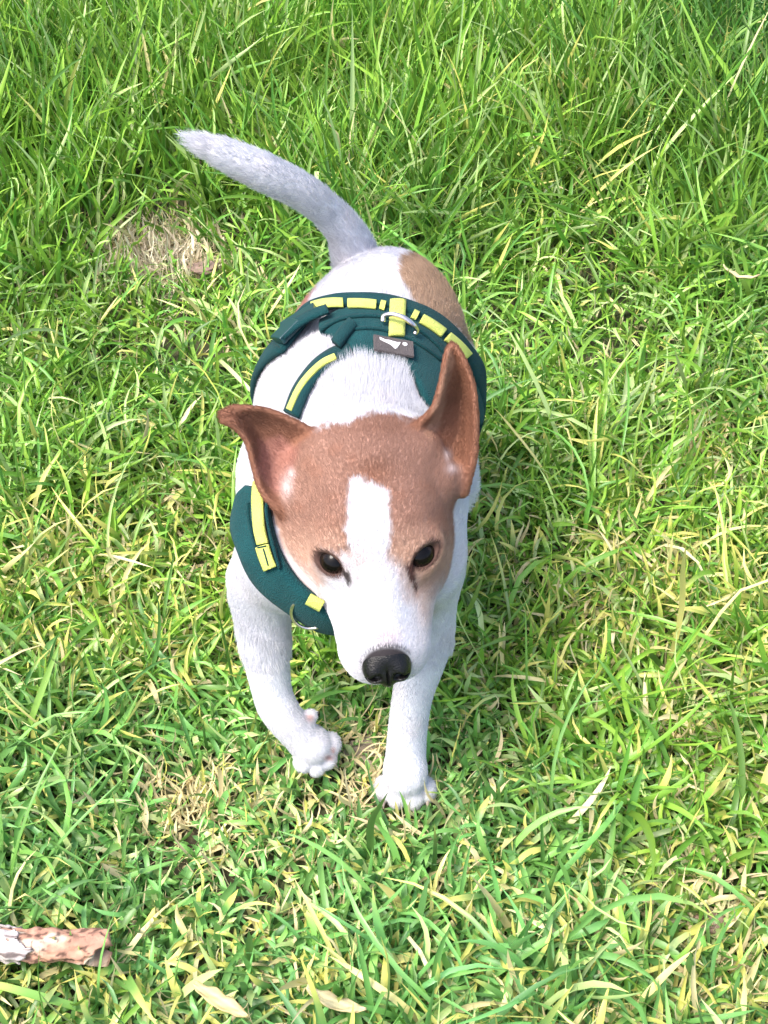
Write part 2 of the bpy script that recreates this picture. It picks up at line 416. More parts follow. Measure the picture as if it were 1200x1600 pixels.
    C = lerp(C, (.42, .20, .16), wi * .75)
    C = lerp(C, (.46, .27, .19), np.where(er, 1 - smoothstep(-3, 5, poly_dist(x, y, [(702, 548), (709, 566), (696, 610), (690, 650), (674, 690), (664, 680), (676, 645), (690, 600)]) + n1 * 5), 0) * .7)
    for cx, cy, sx_, sy_ in ((449, 762, 9, 17), (456, 742, 6, 8), (706, 736, 9, 7), (700, 715, 5, 9)):
        C = lerp(C, (.66, .55, .54), er * np.exp(-(((x - cx) / sx_) ** 2 + ((y - cy) / sy_) ** 2)) * .9)
    # dark lids and tear lines
    for s, p, n, ax, bx in eyes:
        e = P - p; a_ = e @ ax; b_ = e @ bx; g = np.abs(e @ n) < .018
        rr = np.sqrt((a_ / .0130) ** 2 + (b_ / .0084) ** 2)
        C = lerp(C, (.012, .009, .009), np.where(g, 1 - smoothstep(.93, 1.10, rr + n1 * .12), 0))
        C = lerp(C, (.25, .13, .10), np.where(g, (1 - smoothstep(1.0, 1.4, rr)) * .3, 0))
    for poly, c_ in (([(532, 892), (545, 894), (550, 908), (546, 918), (541, 908)], (.03, .018, .016)), ([(632, 886), (644, 884), (646, 902), (652, 924), (648, 926), (638, 905)], (.06, .02, .018))):
        C = lerp(C, c_, np.where(head, 1 - smoothstep(-2, 3, poly_dist(x, y, poly) + n1 * 3), 0) * .92)
    for cx, cy in ((540, 860), (545, 857), (632, 850), (530, 858)):
        C = lerp(C, (.12, .07, .06), hb * .7 * np.exp(-(((x - cx) / 3.) ** 2 + ((y - cy) / 3.) ** 2)))
    C = lerp(C, (.03, .025, .028), hb * (1 - smoothstep(.9, 1.1, np.linalg.norm((P - NO) / .0165, axis=1))))
    # pads of the lifted paw
    for cx, cy, sx_, sy_ in ((484, 1121, 7, 6), (514, 1184, 8, 5), (520, 1172, 4, 5)):
        C = lerp(C, (.45, .27, .25), np.where((P[:, 2] < .09) & (P[:, 1] < .1), np.exp(-(((x - cx) / sx_) ** 2 + ((y - cy) / sy_) ** 2)), 0) * .9)
    return np.clip(C, 0, .85)

dog = bpy.data.objects.new('dog', None); COL.objects.link(dog); dog.location = (0, 0, 0)
tag(dog, 'white terrier with brown face and tan rump patch walking in a dark teal harness', 'dog')
skin = attr_mat('coat_skin', 'coat', .75, bump=.3, spec=.2)
body = mesh_obj('body', bodyV, bodyQ, skin, dog)
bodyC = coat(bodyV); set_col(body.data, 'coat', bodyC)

# eyeballs
def uv_sphere(c, r, nu=24, nv=16, M=np.eye(3), sc=(1, 1, 1)):
    V = []; F_ = []
    for i in range(nv + 1):
        a = PI * i / nv
        for j in range(nu):
            b = 2 * PI * j / nu; V.append(c + r * (M.T @ np.array([math.sin(a) * math.cos(b) * sc[0], math.sin(a) * math.sin(b) * sc[1], math.cos(a) * sc[2]])))
    for i in range(nv):
        for j in range(nu):
            F_.append((i * nu + j, (i + 1) * nu + j, (i + 1) * nu + (j + 1) % nu, i * nu + (j + 1) % nu))
    return np.array(V), np.array(F_)
mE = attr_mat('eye_brown', 'iris', .05, spec=.18); mE.node_tree.nodes['Principled BSDF'].inputs['Coat Weight'].default_value = 0
for s, p, n, ax, bx in eyes:
    V, Fc = uv_sphere(p - n * .0060, .0118, 40, 30, np.stack([ax, bx, n]))
    o = mesh_obj('eye', V, Fc, mE, dog)
    lk = n * .8 + (CAM - p) / np.linalg.norm(CAM - p) * .5; lk /= np.linalg.norm(lk)
    dd = (V - (p - n * .0060)) / .0118 @ lk
    C = np.tile([.014, .008, .006], (len(V), 1)); C[dd > .86] = (.004, .003, .003); C[dd < .72] = (.012, .009, .008); set_col(o.data, 'iris', C)

# nose leather
N = Field(np.arange(-.024, .024, .0006), np.arange(-.024, .024, .0006), np.arange(-.024, .024, .0006))
N.ell((0, -.003, .003), (.0160, .0120, .0125), k=.005)
for s in (-1, 1): N.ell((s * .0085, .001, -.004), (.0080, .0095, .0095), k=.005)
N.ell((0, .001, -.008), (.0062, .0092, .0090), k=.004)
for s in (-1, 1):
    N.ell((s * .0072, .0100, -.0062), (.0034, .0050, .0030), k=.0015, mode='sub')
    N.ell((s * .0118, .0075, -.0072), (.0045, .0045, .0014), k=.0015, mode='sub')
N.ell((0, .0112, -.008), (.0007, .004, .0100), k=.0012, mode='sub')
nV, nQ = N.mesh(2)
nt_ = math.radians(38)                                     # the leather is tipped up towards the bridge
nV = NO + nV @ np.stack([Rv, math.cos(nt_) * Fv + math.sin(nt_) * Uv, math.cos(nt_) * Uv - math.sin(nt_) * Fv])
mN = simple('nose_leather', (.005, .0045, .005), .30, bump=.6, scale=900, spec=.35)
mesh_obj('nose', nV, nQ, mN, dog)
# claws
claw = simple('claw', (.45, .36, .32), .35)
cl = [(K(599, 1250, .008), (0, -1, -.5)), (K(621, 1258, .008), (0, -1, -.5)), (K(647, 1259, .008), (0, -1, -.5)), (K(668, 1251, .008), (0, -1, -.5)),
      (K(484, 1196, .018), (.4, -.7, -.6)), (K(503, 1200, .014), (.5, -.6, -.6)), (K(520, 1190, .016), (.7, -.4, -.6))]
for c, d in cl:
    d = np.array(d); d = d / np.linalg.norm(d); b1 = np.cross(d, [0, 0, 1.]); b1 /= np.linalg.norm(b1); b2 = np.cross(d, b1)
    V = []; nseg = 5
    for i in range(nseg):
        t = i / (nseg - 1); rr = .0022 * (1 - t) ** .7 + .0002; cc = c - d * .004 + d * .010 * t + np.array([0, 0, -.002 * t * t])
        for j in range(8): V.append(cc + rr * (math.cos(j * PI / 4) * b1 + math.sin(j * PI / 4) * b2))
    mesh_obj('claw', V, np.array([(i * 8 + j, i * 8 + (j + 1) % 8, (i + 1) * 8 + (j + 1) % 8, (i + 1) * 8 + j) for i in range(nseg - 1) for j in range(8)]), claw, dog)

# ------------------------------------------------------------------ harness
FULL = D.F; D.F = BF
teal = fabric('teal_webbing', (.005, .045, .050)); teal2 = fabric('teal_padding', (.007, .056, .062), 900)
yel = fabric('yellow_webbing', (.68, .72, .16), 1200, .6, .1); metal = simple('steel', (.80, .70, .68), .25, 1.0, var=.1, scale=80)
plast = simple('teal_plastic', (.006, .04, .046), .35, var=.15, scale=60); dark = fabric('patch_cloth', (.10, .085, .085)); whitec = simple('print_white', (.78, .75, .76), .6)
HARN_PTS = []
def panel(name, rows, mat, parent, off=.004, thick=.003, nu=60, nv=12, snap=True, closed=False, puff=0.0):
    """rows: list of (A,B) 3-D rim points along the strip; laid on the coat and given thickness"""
    A = np.array([r[0] for r in rows]); B = np.array([r[1] for r in rows])
    if closed: A = np.vstack([A, A[:1]]); B = np.vstack([B, B[:1]])
    A = catmull(A, nu); B = catmull(B, nu); t = np.linspace(0, 1, nv)
    G = A[:, None] * (1 - t[None, :, None]) + B[:, None] * t[None, :, None]; P = G.reshape(-1, 3)
    if snap: P = D.snap(P, off)
    n = D.grad(P, .005); e = np.minimum(t, 1 - t) * 2; prof = np.tile(np.sqrt(np.clip(1 - (1 - e) ** 4, 0, 1)), nu)
    top = P + n * (thick * (.45 + .55 * prof) + puff * prof)[:, None]; bot = P - n * .0015
    V = np.vstack([top, bot]); N_ = nu * nv; F_ = []
    for i in range(nu - 1):
        for j in range(nv - 1):
            a = i * nv + j; F_.append((a, a + nv, a + nv + 1, a + 1)); F_.append((N_ + a, N_ + a + 1, N_ + a + nv + 1, N_ + a + nv))
        a = i * nv; F_.append((a, N_ + a, N_ + a + nv, a + nv)); b = i * nv + nv - 1; F_.append((b, b + nv, N_ + b + nv, N_ + b))
    for j in range(nv - 1):
        F_.append((j, j + 1, N_ + j + 1, N_ + j)); c = (nu - 1) * nv + j; F_.append((c, N_ + c, N_ + c + 1, c + 1))
    HARN_PTS.append(P)
    return mesh_obj(name, V, np.array(F_), mat, parent)
def hp(px, py, off=.004):
    p = D.hit(px, py, off)
    g = 0
    while p is None and g < 40:      # just past the outline: step back towards the spine
        px += .03 * (575 - px); py += .03 * (740 - py); g += 1; p = D.hit(px, py, off)
    return p
harness = bpy.data.objects.new('harness', None); COL.objects.link(harness); harness.parent = dog
harness['label'] = 'dark teal padded dog harness with yellow reflective straps'
C0 = np.array([-.014, .19, .195])
def around(ang, y, yaw=0.0, off=.004, c=(-.014, .19)):     # a point of the coat at a turn about the spine (0 = top, + = image right)
    o = np.array([c[0], y, c[1]]); d = np.array([math.sin(ang), yaw * math.sin(ang), math.cos(ang)]); t = .03
    for _ in range(200):
        p = o + d * t; e = D.at(p[None])[0] - off
        if e > -1e-4: return p
        t += max(min(-e * .5, .006), 3e-4)
    return o + d * t
# saddle: rows run left to right over the back
sad = [(hp(502, 500), hp(500, 520)), (hp(530, 484), hp(528, 530)), (hp(560, 476), hp(548, 548)), (hp(595, 474), hp(585, 562)), (hp(630, 479), hp(625, 566)), (hp(662, 492), hp(648, 590)),
       (hp(690, 510), hp(664, 622)), (hp(712, 530), hp(686, 648)), (hp(732, 552), hp(700, 685)), (hp(746, 585), hp(722, 672))]
yb = [around(math.radians(a), .286 - .004 * k) for k, a in enumerate((86, 102))]; yf = [around(math.radians(a), .250 + .012 * k) for k, a in enumerate((86, 102))]
sad += list(zip(yb, yf))
panel('back_panel', sad, teal2, harness, .0026, .0032, 200, 30, puff=.0015)
# girth strap over the top edge and round the belly
top = [(432, 540), (455, 510), (482, 480), (520, 466), (560, 463), (600, 465), (640, 475), (680, 493), (712, 520), (738, 552)]
rows = []
for i, (x_, y_) in enumerate(top):
    a = np.array(top[max(i - 1, 0)]); b = np.array(top[min(i + 1, len(top) - 1)]); t_ = (b - a) / np.linalg.norm(b - a); nrm = np.array([t_[1], -t_[0]])
    q = np.array([x_, y_]) + nrm * 0; w_ = 11
    rows.append((hp(*(q + nrm * w_ * .2)), hp(*(q - nrm * w_ * 1.6))))
bel = [(around(math.radians(a), yy), around(math.radians(a), yy - .024)) for a, yy in ((90, .298), (115, .298), (145, .285), (180, .275), (215, .275), (245, .278), (268, .282))]
GIRTH = rows
panel('girth_strap', rows + bel, teal, harness, .0055, .0035, 180, 8, closed=True)
def seg(name, pts, wid, mat, parent, off=.008, thick=.0016, nu=20, nv=5, w2=None):
    """a short webbing piece along a pixel polyline seen on the coat"""
    pts = np.asarray(pts, float); R_ = []
    for i, q in enumerate(pts):
        a = pts[max(i - 1, 0)]; b = pts[min(i + 1, len(pts) - 1)]; t_ = (b - a) / np.linalg.norm(b - a); nrm = np.array([t_[1], -t_[0]])
        ww = wid if w2 is None else wid + (w2 - wid) * i / (len(pts) - 1)
        R_.append((hp(*(q + nrm * ww / 2), off), hp(*(q - nrm * ww / 2), off)))
    return panel(name, R_, mat, parent, off, thick, nu, nv)
st = dict(off=.0088, thick=.0010)
seg('reflective_strap', [(487, 478), (505, 473), (536, 472)], 13, yel, harness, **st)
seg('reflective_strap', [(543, 473), (566, 473), (588, 475)], 13, yel, harness, **st)
seg('reflective_strap', [(594, 475), (602, 477)], 13, yel, harness, **st)
seg('reflective_strap', [(645, 489), (653, 493)], 13, yel, harness, **st)
seg('reflective_strap', [(659, 497), (678, 508), (694, 520)], 14, yel, harness, **st)
seg('reflective_strap', [(700, 525), (716, 538), (733, 557)], 14, yel, harness, **st)
seg('reflective_strap', [(622, 468), (621, 492), (620, 524)], 25, yel, harness, off=.0098, thick=.0012)
seg('binding', [(500, 515), (530, 498), (570, 492), (610, 496)], 5, teal, harness, off=.0084, thick=.001)
seg('binding', [(632, 500), (665, 520), (700, 555), (722, 590)], 6, teal, harness, off=.0084, thick=.001)
seg('binding', [(548, 514), (580, 512), (620, 520), (660, 540), (690, 562)], 4, teal, harness, off=.0084, thick=.001)
# shoulder strap and its piping, from the saddle to the chest pad
stp = [(552, 506), (530, 530), (505, 556), (478, 592), (455, 640)]
seg('shoulder_strap', [(551, 505), (538, 520), (525, 538)], 17, teal, harness, off=.009, thick=.004)
seg('shoulder_strap', [(548, 548), (522, 556), (496, 575), (472, 607), (455, 648)], 24, teal, harness, off=.004, thick=.003, nu=40)
seg('piping', [(524, 556), (504, 566), (484, 584), (466, 608), (451, 640)], 8, yel, harness, off=.0075, thick=.0014, nu=40)
# chest pad
cpL = [(404, 764), (397, 782), (396, 815), (405, 855), (424, 895), (452, 925), (480, 946), (505, 962)]
wL = [30, 46, 56, 58, 56, 46, 40, 36]
R_ = []
for i, q in enumerate(cpL):
    q = np.array(q, float); a = np.array(cpL[max(i - 1, 0)], float); b = np.array(cpL[min(i + 1, len(cpL) - 1)], float); t_ = (b - a) / np.linalg.norm(b - a); nrm = np.array([t_[1], -t_[0]])
    R_.append((hp(*(q + nrm * wL[i] / 2)), hp(*(q - nrm * wL[i] / 2))))
for q, nrm, w_ in (((545, 975), (-.2, 1), 34), ((600, 970), (.1, 1), 32), ((645, 935), (.7, .7), 32), ((664, 888), (.95, .3), 24)):
    q = np.array(q, float); nrm = -np.array(nrm, float); R_.append((hp(*(q + nrm * w_ / 2)), hp(*(q - nrm * w_ / 2))))
for i in range(len(cpL), len(R_)): R_[i] = R_[i][::-1] if np.linalg.norm(R_[i][0] - R_[i - 1][0]) + np.linalg.norm(R_[i][1] - R_[i - 1][1]) > np.linalg.norm(R_[i][1] - R_[i - 1][0]) + np.linalg.norm(R_[i][0] - R_[i - 1][1]) else R_[i]
panel('chest_panel', R_, teal2, harness, .004, .0045, 160, 14, puff=.002)
seg('reflective_strap', [(404, 752), (402, 785), (404, 820), (410, 850)], 17, yel, harness, off=.0115, nu=30)
seg('reflective_strap', [(409, 853), (415, 872), (422, 889)], 20, yel, harness, off=.0120, nu=12)
seg('stitching', [(411, 857), (415, 870), (419, 884)], 2.0, teal, harness, off=.0139, thick=.0004, nu=8)
seg('stitching', [(402, 856), (415, 853)], 2.0, teal, harness, off=.0139, thick=.0004, nu=8)
seg('reflective_strap', [(481, 936), (492, 942), (503, 948)], 17, yel, harness, off=.0115)
for off_ in (-15, 14): seg('binding', [(403 + off_, 785), (402 + off_, 798), (405 + off_, 820), (413 + off_, 853), (424 + off_ * .9, 888)], 4, teal, harness, off=.0108, thick=.0012, nu=40)
# side-release buckle at the girth
def boxy(name, c, X, Y, Z, sx, sy, sz, mat, parent, bev=.0012):
    V = []
    for i in (-1, 1):
        for j in (-1, 1):
            for k in (-1, 1): V.append(c + i * sx * X + j * sy * Y + k * sz * Z)
    o = mesh_obj(name, V, [(0, 1, 3, 2), (4, 6, 7, 5), (0, 4, 5, 1), (2, 3, 7, 6), (0, 2, 6, 4), (1, 5, 7, 3)], mat, parent, False)
    m = o.modifiers.new('b', 'BEVEL'); m.width = bev; m.segments = 3; m.limit_method = 'NONE'
    return o
def frame_at(px, py, off, qx, qy):
    p = hp(px, py, off); n = D.grad(p[None], .01)[0]; X = hp(qx, qy, off) - p; X -= n * (X @ n); X /= np.linalg.norm(X); return p, X, np.cross(n, X), n
p, X, Y, Z = frame_at(466, 499, .011, 500, 480)
boxy('buckle', p, X, Y, Z, .016, .0085, .0030, plast, harness)
p, X, Y, Z = frame_at(448, 517, .012, 470, 497)
boxy('buckle', p, X, Y, Z, .011, .0090, .0034, plast, harness)
seg('strap_tail', [(512, 482), (485, 492), (462, 506), (440, 524)], 13, teal, harness, off=.0135, thick=.002)
# label patch with the white print
p, X, Y, Z = frame_at(615, 541, .0090, 645, 549)
boxy('label_patch', p, X, Y, Z, .0155, .0088, .0012, dark, harness, .0006)
def flat_poly(name, pts, p, X, Y, Z, mat, parent, h=.0004):
    V = [p + a * X + b * Y for a, b in pts] + [p + a * X + b * Y + Z * h for a, b in pts]; n = len(pts)
    return mesh_obj(name, V, [list(range(n))[::-1], list(range(n, 2 * n))] + [(i, (i + 1) % n, n + (i + 1) % n, n + i) for i in range(n)], mat, parent, False)
pp = p + Z * .00125
sgn = 1 if Y @ UPV > 0 else -1
flat_poly('emblem', [(a, b * sgn) for a, b in [(-.0110, .0060), (-.0085, .0050), (-.0065, .0040), (-.0040, .0046), (-.0010, .0040), (.0030, .0036), (.0052, .0044), (.0040, .0010), (.0022, -.0030), (.0008, -.0044), (-.0018, -.0012), (-.0045, .0006), (-.0080, .0020), (-.0108, .0034)]], pp, X, Y, Z, whitec, harness)
flat_poly('emblem', [(.0086 + .0019 * math.cos(t), sgn * (.0032 + .0019 * math.sin(t))) for t in np.linspace(0, 2 * PI, 13)[:-1]], pp, X, Y, Z, whitec, harness)
def tube(name, pts, r, mat, parent, closed=False, n=10):
    pts = np.asarray(pts, float); m = len(pts); V = []; prev = np.array([0, 0, 1.])
    for i in range(m):
        t_ = pts[(i + 1) % m if closed else min(i + 1, m - 1)] - pts[i - 1 if (closed or i) else 0]; t_ /= np.linalg.norm(t_)
        b1 = prev - t_ * (prev @ t_); b1 /= np.linalg.norm(b1); prev = b1; b2 = np.cross(t_, b1)
        for j in range(n): V.append(pts[i] + r * (math.cos(2 * PI * j / n) * b1 + math.sin(2 * PI * j / n) * b2))
    F_ = [(i * n + j, i * n + (j + 1) % n, ((i + 1) % m) * n + (j + 1) % n, ((i + 1) % m) * n + j) for i in range(m if closed else m - 1) for j in range(n)]
    if not closed: F_ += [list(range(n))[::-1], list(range((m - 1) * n, m * n))]
    return mesh_obj(name, V, F_, mat, parent)
tube('d_ring', catmull([hp(598, 503, .011), hp(600, 494, .014), hp(612, 491, .018), hp(630, 496, .019), hp(645, 507, .017), hp(651, 516, .013), hp(648, 522, .010)], 40), .0020, metal, harness)
ring = []
pc = hp(484, 956, .004)
for t in np.linspace(0, 2 * PI, 41)[:-1]: ring.append(camdepth(485 + 30 * math.cos(t), 957 + 25 * math.sin(t), (pc - CAM) @ FWD - .004 + .008 * math.sin(t)))
tube('chest_ring', ring, .0013, metal, harness, True)

# ------------------------------------------------------------------ fur
D.F = FULL
def fur():
    V = bodyV; Q = bodyQ; T = np.vstack([Q[:, [0, 1, 2]], Q[:, [0, 2, 3]]])
    a, b, c = V[T[:, 0]], V[T[:, 1]], V[T[:, 2]]; cr = np.cross(b - a, c - a); ar = np.linalg.norm(cr, axis=1) / 2
    cen = (a + b + c) / 3; wgt = ar.copy()
    q = (cen - HO) @ HM.T; headw = np.linalg.norm(q, axis=1) < .15
    wgt *= np.where(headw, 2.4, 1.0)
    wgt *= np.where(cen[:, 2] < .0, 0, 1)
    wgt *= np.where((cen[:, 2] < .13) & (cen[:, 1] > .15), .4, 1)
    N_ = 420000
    ti = rng.choice(len(T), N_, p=wgt / wgt.sum()); u = rng.random((N_, 2)); m = u.sum(1) > 1; u[m] = 1 - u[m]
    P = a[ti] + u[:, :1] * (b[ti] - a[ti]) + u[:, 1:] * (c[ti] - a[ti])
    n = cr[ti] / (np.linalg.norm(cr[ti], axis=1, keepdims=True) + 1e-12)
    # no hair under the harness, in the eyes, under the nose
    allh = np.vstack(HARN_PTS); kd = kdtree.KDTree(len(allh)); [kd.insert(p, i) for i, p in enumerate(allh)]; kd.balance()
    keep = np.ones(N_, bool)
    body_zone = np.where((P[:, 1] > .02) & (P[:, 2] > .09))[0]
    bx_, by_ = proj(P); rf_ = (P[:, 1] > .13) & (P[:, 1] < .24) & (np.abs(bx_ - 590) < 90) & (np.abs(by_ - 575) < 40)
    D.F = BF; tb_ = D.at(P); D.F = FULL
    for i in body_zone:
        if tb_[i] < .004 and kd.find(P[i])[2] < (.0055 if rf_[i] else .0062): keep[i] = False
    for s, p, nn, ax, bx in eyes:
        e = P - p; rr = np.sqrt((e @ ax / .0118) ** 2 + (e @ bx / .0074) ** 2); keep &= ~((rr < 1) & (np.abs(e @ nn) < .02))
    keep &= np.linalg.norm((P - NO) @ HM.T / np.array([.0165, .0145, .0150]), axis=1) > 1.0
    P = P[keep]; n = n[keep]; M_ = len(P)
    # flow: bones, each combed from a to b
    bones = [(H(0, .118, -.01), H(0, .05, .01)), (H(0, .05, .01), H(0, -.05, .01)), (H(-.02, .09, -.03), H(-.05, .0, -.03)), (H(.02, .09, -.03), H(.05, .0, -.03)),
             (H(-.04, -.02, .0), (earL[20].mean(0))), (earL[20].mean(0), earL[-1].mean(0)), (H(.045, -.02, .0), earR[23].mean(0)), (earR[23].mean(0), earR[-1].mean(0)),
             (H(0, -.05, 0), (-.015, .17, .25)), ((-.015, .17, .25), (-.006, .36, .25)), ((-.06, .10, .2), (-.07, .2, .15)), ((.03, .10, .2), (.05, .2, .15))]
    bones += list(zip(SL[1:-1], SL[2:])) + list(zip(SR[1:-1], SR[2:])) + list(zip(TL[:-1], TL[1:]))
    bones += [((-.06, .28, .19), (-.06, .33, .08)), ((.05, .28, .19), (.05, .33, .08))]
    flow = np.zeros((M_, 3))
    for A_, B_ in bones:
        A_ = np.asarray(A_); B_ = np.asarray(B_); ab = B_ - A_; t = np.clip(((P - A_) @ ab) / (ab @ ab), 0, 1); d2 = ((P - A_ - t[:, None] * ab) ** 2).sum(1)
        flow += ab / np.linalg.norm(ab) / (d2[:, None] + 1e-5) ** 2.0
    flow += rng.normal(0, .0, flow.shape)
    flow /= np.linalg.norm(flow, axis=1, keepdims=True)
    cl_ = np.stack([vnoise(P, 110, s_) - .5 for s_ in (21, 22, 23)], 1) + .6 * np.stack([vnoise(P, 300, s_) - .5 for s_ in (24, 25, 26)], 1)
    flow += cl_ * np.where(np.linalg.norm((P - HO) @ HM.T, axis=1) < .13, .14, .5)[:, None] + rng.normal(0, .13, flow.shape)
    flow -= n * (flow * n).sum(1, keepdims=True); flow /= np.linalg.norm(flow, axis=1, keepdims=True) + 1e-9
    q = (P - HO) @ HM.T; x, y = proj(P); rn = rng.random(M_)
    L = np.full(M_, .0072)
    L = np.where((np.linalg.norm(q, axis=1) < .14) & (q[:, 1] > -.065), .0038, L)
    L = np.where((q[:, 1] > .07) & (np.linalg.norm(q, axis=1) < .16), .0032, L)
    ruff = np.exp(-(((x - 590) / 110) ** 2 + ((y - 575) / 45) ** 2)) * (P[:, 1] > .13) * (P[:, 1] < .24)
    L = L + .008 * ruff
    L = np.where((P[:, 2] < .11) & (P[:, 1] < .12), .0026, L)
    tl = P[:, 1] > .37; L = np.where(tl & (P[:, 0] < -.03), .0052, L)
    tip = np.linalg.norm(P - TL[-1], axis=1) < .025; L = np.where(tip, .011, L)
    eard = np.array([min(kdL.find(p)[2], kdR.find(p)[2]) if (np.linalg.norm(qq) < .19 and abs(qq[0]) > .02) else 1 for p, qq in zip(P, q)])
    L = np.where(eard < .006, .0030, L)
    L = L * (.65 + .6 * rn)
    lift = .30 + .25 * rng.random(M_) + .45 * ruff; lift = np.where(eard < .006, .18, lift); lift = np.where((np.linalg.norm(q, axis=1) < .13) & (q[:, 1] > -.06), .16 + .12 * rng.random(M_), lift)
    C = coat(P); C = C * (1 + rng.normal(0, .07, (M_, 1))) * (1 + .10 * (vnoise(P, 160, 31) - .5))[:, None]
    onhead = np.linalg.norm(q, axis=1) < .13; r0 = np.where(tip, .00014, np.where(onhead, .00010, .00013)) * (.8 + .5 * rng.random(M_))
    K_ = 4; pts = np.zeros((M_, K_, 3), np.float32); rad = np.zeros((M_, K_), np.float32); p = P.copy(); pts[:, 0] = P - n * .0004
    rad[:, 0] = r0
    for k in range(1, K_):
        d = flow + n * (lift * (1.4 - .8 * k / (K_ - 1)))[:, None]; d /= np.linalg.norm(d, axis=1, keepdims=True)
        p = p + d * (L / (K_ - 1))[:, None]; pts[:, k] = p; rad[:, k] = r0 * (1 - k / (K_ - 1)) ** .7 * .9 + 1e-5
    hc = bpy.data.hair_curves.new('fur'); hc.add_curves([K_] * M_)
    hc.attributes['position'].data.foreach_set('vector', pts.ravel())
    ra = hc.attributes.get('radius') or hc.attributes.new('radius', 'FLOAT', 'POINT'); ra.data.foreach_set('value', rad.ravel())
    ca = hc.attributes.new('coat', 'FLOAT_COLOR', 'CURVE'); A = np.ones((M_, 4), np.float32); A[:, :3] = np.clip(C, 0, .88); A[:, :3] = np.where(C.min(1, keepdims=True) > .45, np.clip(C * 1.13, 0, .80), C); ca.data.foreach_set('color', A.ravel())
    o = bpy.data.objects.new('fur', hc); COL.objects.link(o); o.parent = dog
    m = attr_mat('fur_hair', 'coat', .55, trans=.25, spec=.25); hc.materials.append(m)
    print('fur', M_)
import os
if not os.environ.get('NOFUR'): fur()

# ------------------------------------------------------------------ ground
def hgt(X, Y):
    P2 = np.stack([np.ravel(X), np.ravel(Y)], 1)
    h_ = .016 * (vnoise(P2, 3.0, 41) - .5) + .008 * (vnoise(P2, 9.0, 42) - .5) + .004 * (vnoise(P2, 40, 43) - .5)
    near = np.exp(-((P2[:, 0] - .0) ** 2 + (P2[:, 1] - .1) ** 2) / .06)
    return (h_ * (1 - near) - .006).reshape(np.shape(X))
def axis_pts(c, r, step, far):
    a = list(np.arange(-r, r + 1e-6, step)); d = step; x_ = r
    while x_ < far: d *= 1.25; x_ += d; a.append(x_); a.insert(0, -x_)
    return np.array(a) + c
gx, gy = axis_pts(0, 1.3, .012, 120), axis_pts(.7, 1.3, .012, 120)
GX, GY = np.meshgrid(gx, gy, indexing='ij'); GZ = hgt(GX, GY)
nxg, nyg = GX.shape; ii = np.arange(nxg * nyg).reshape(nxg, nyg)
Qg = np.stack([ii[:-1, :-1], ii[1:, :-1], ii[1:, 1:], ii[:-1, 1:]], -1).reshape(-1, 4)
def ground_mat():
    m, t, b = new_mat('soil'); L = t.links.new; tc = t.nodes.new('ShaderNodeTexCoord')
    def noise(sc, det=6):
        n = t.nodes.new('ShaderNodeTexNoise'); n.inputs['Scale'].default_value = sc; n.inputs['Detail'].default_value = det; L(tc.outputs['Object'], n.inputs['Vector']); return n
    def ramp(n, stops):
        r_ = t.nodes.new('ShaderNodeValToRGB'); e = r_.color_ramp.elements
        e[0].position, e[0].color = stops[0][0], (*stops[0][1], 1); e[1].position, e[1].color = stops[-1][0], (*stops[-1][1], 1)
        for p_, c_ in stops[1:-1]: x_ = e.new(p_); x_.color = (*c_, 1)
        L(n.outputs[0], r_.inputs[0]); return r_
    soil = ramp(noise(45), [(.3, (.03, .022, .015)), (.5, (.07, .05, .032)), (.62, (.12, .09, .06)), (.75, (.24, .19, .14))])
    green = ramp(noise(18), [(.3, (.02, .035, .01)), (.6, (.06, .10, .025)), (.8, (.14, .16, .06))])
    mk = ramp(noise(5), [(.40, (.15, .15, .15)), (.62, (.75, .75, .75))])
    geo = t.nodes.new('ShaderNodeVectorMath'); geo.operation = 'LENGTH'; L(tc.outputs['Object'], geo.inputs[0])
    mr = t.nodes.new('ShaderNodeMapRange'); mr.inputs['From Min'].default_value = 2; mr.inputs['From Max'].default_value = 4.5; L(geo.outputs['Value'], mr.inputs['Value'])
    mx1 = t.nodes.new('ShaderNodeMath'); mx1.operation = 'MAXIMUM'; L(mk.outputs[0], mx1.inputs[0]); L(mr.outputs[0], mx1.inputs[1])
    mx = t.nodes.new('ShaderNodeMix'); mx.data_type = 'RGBA'; L(mx1.outputs[0], mx.inputs[0]); L(soil.outputs[0], mx.inputs[6]); L(green.outputs[0], mx.inputs[7])
    L(mx.outputs[2], b.inputs['Base Color']); b.inputs['Roughness'].default_value = .95
    bp = t.nodes.new('ShaderNodeBump'); bp.inputs['Strength'].default_value = 1; bp.inputs['Distance'].default_value = .006; L(noise(90).outputs[0], bp.inputs['Height']); L(bp.outputs[0], b.inputs['Normal'])
    return m
tag(mesh_obj('ground', np.stack([GX, GY, GZ], -1).reshape(-1, 3), Qg, ground_mat()), kind='structure')

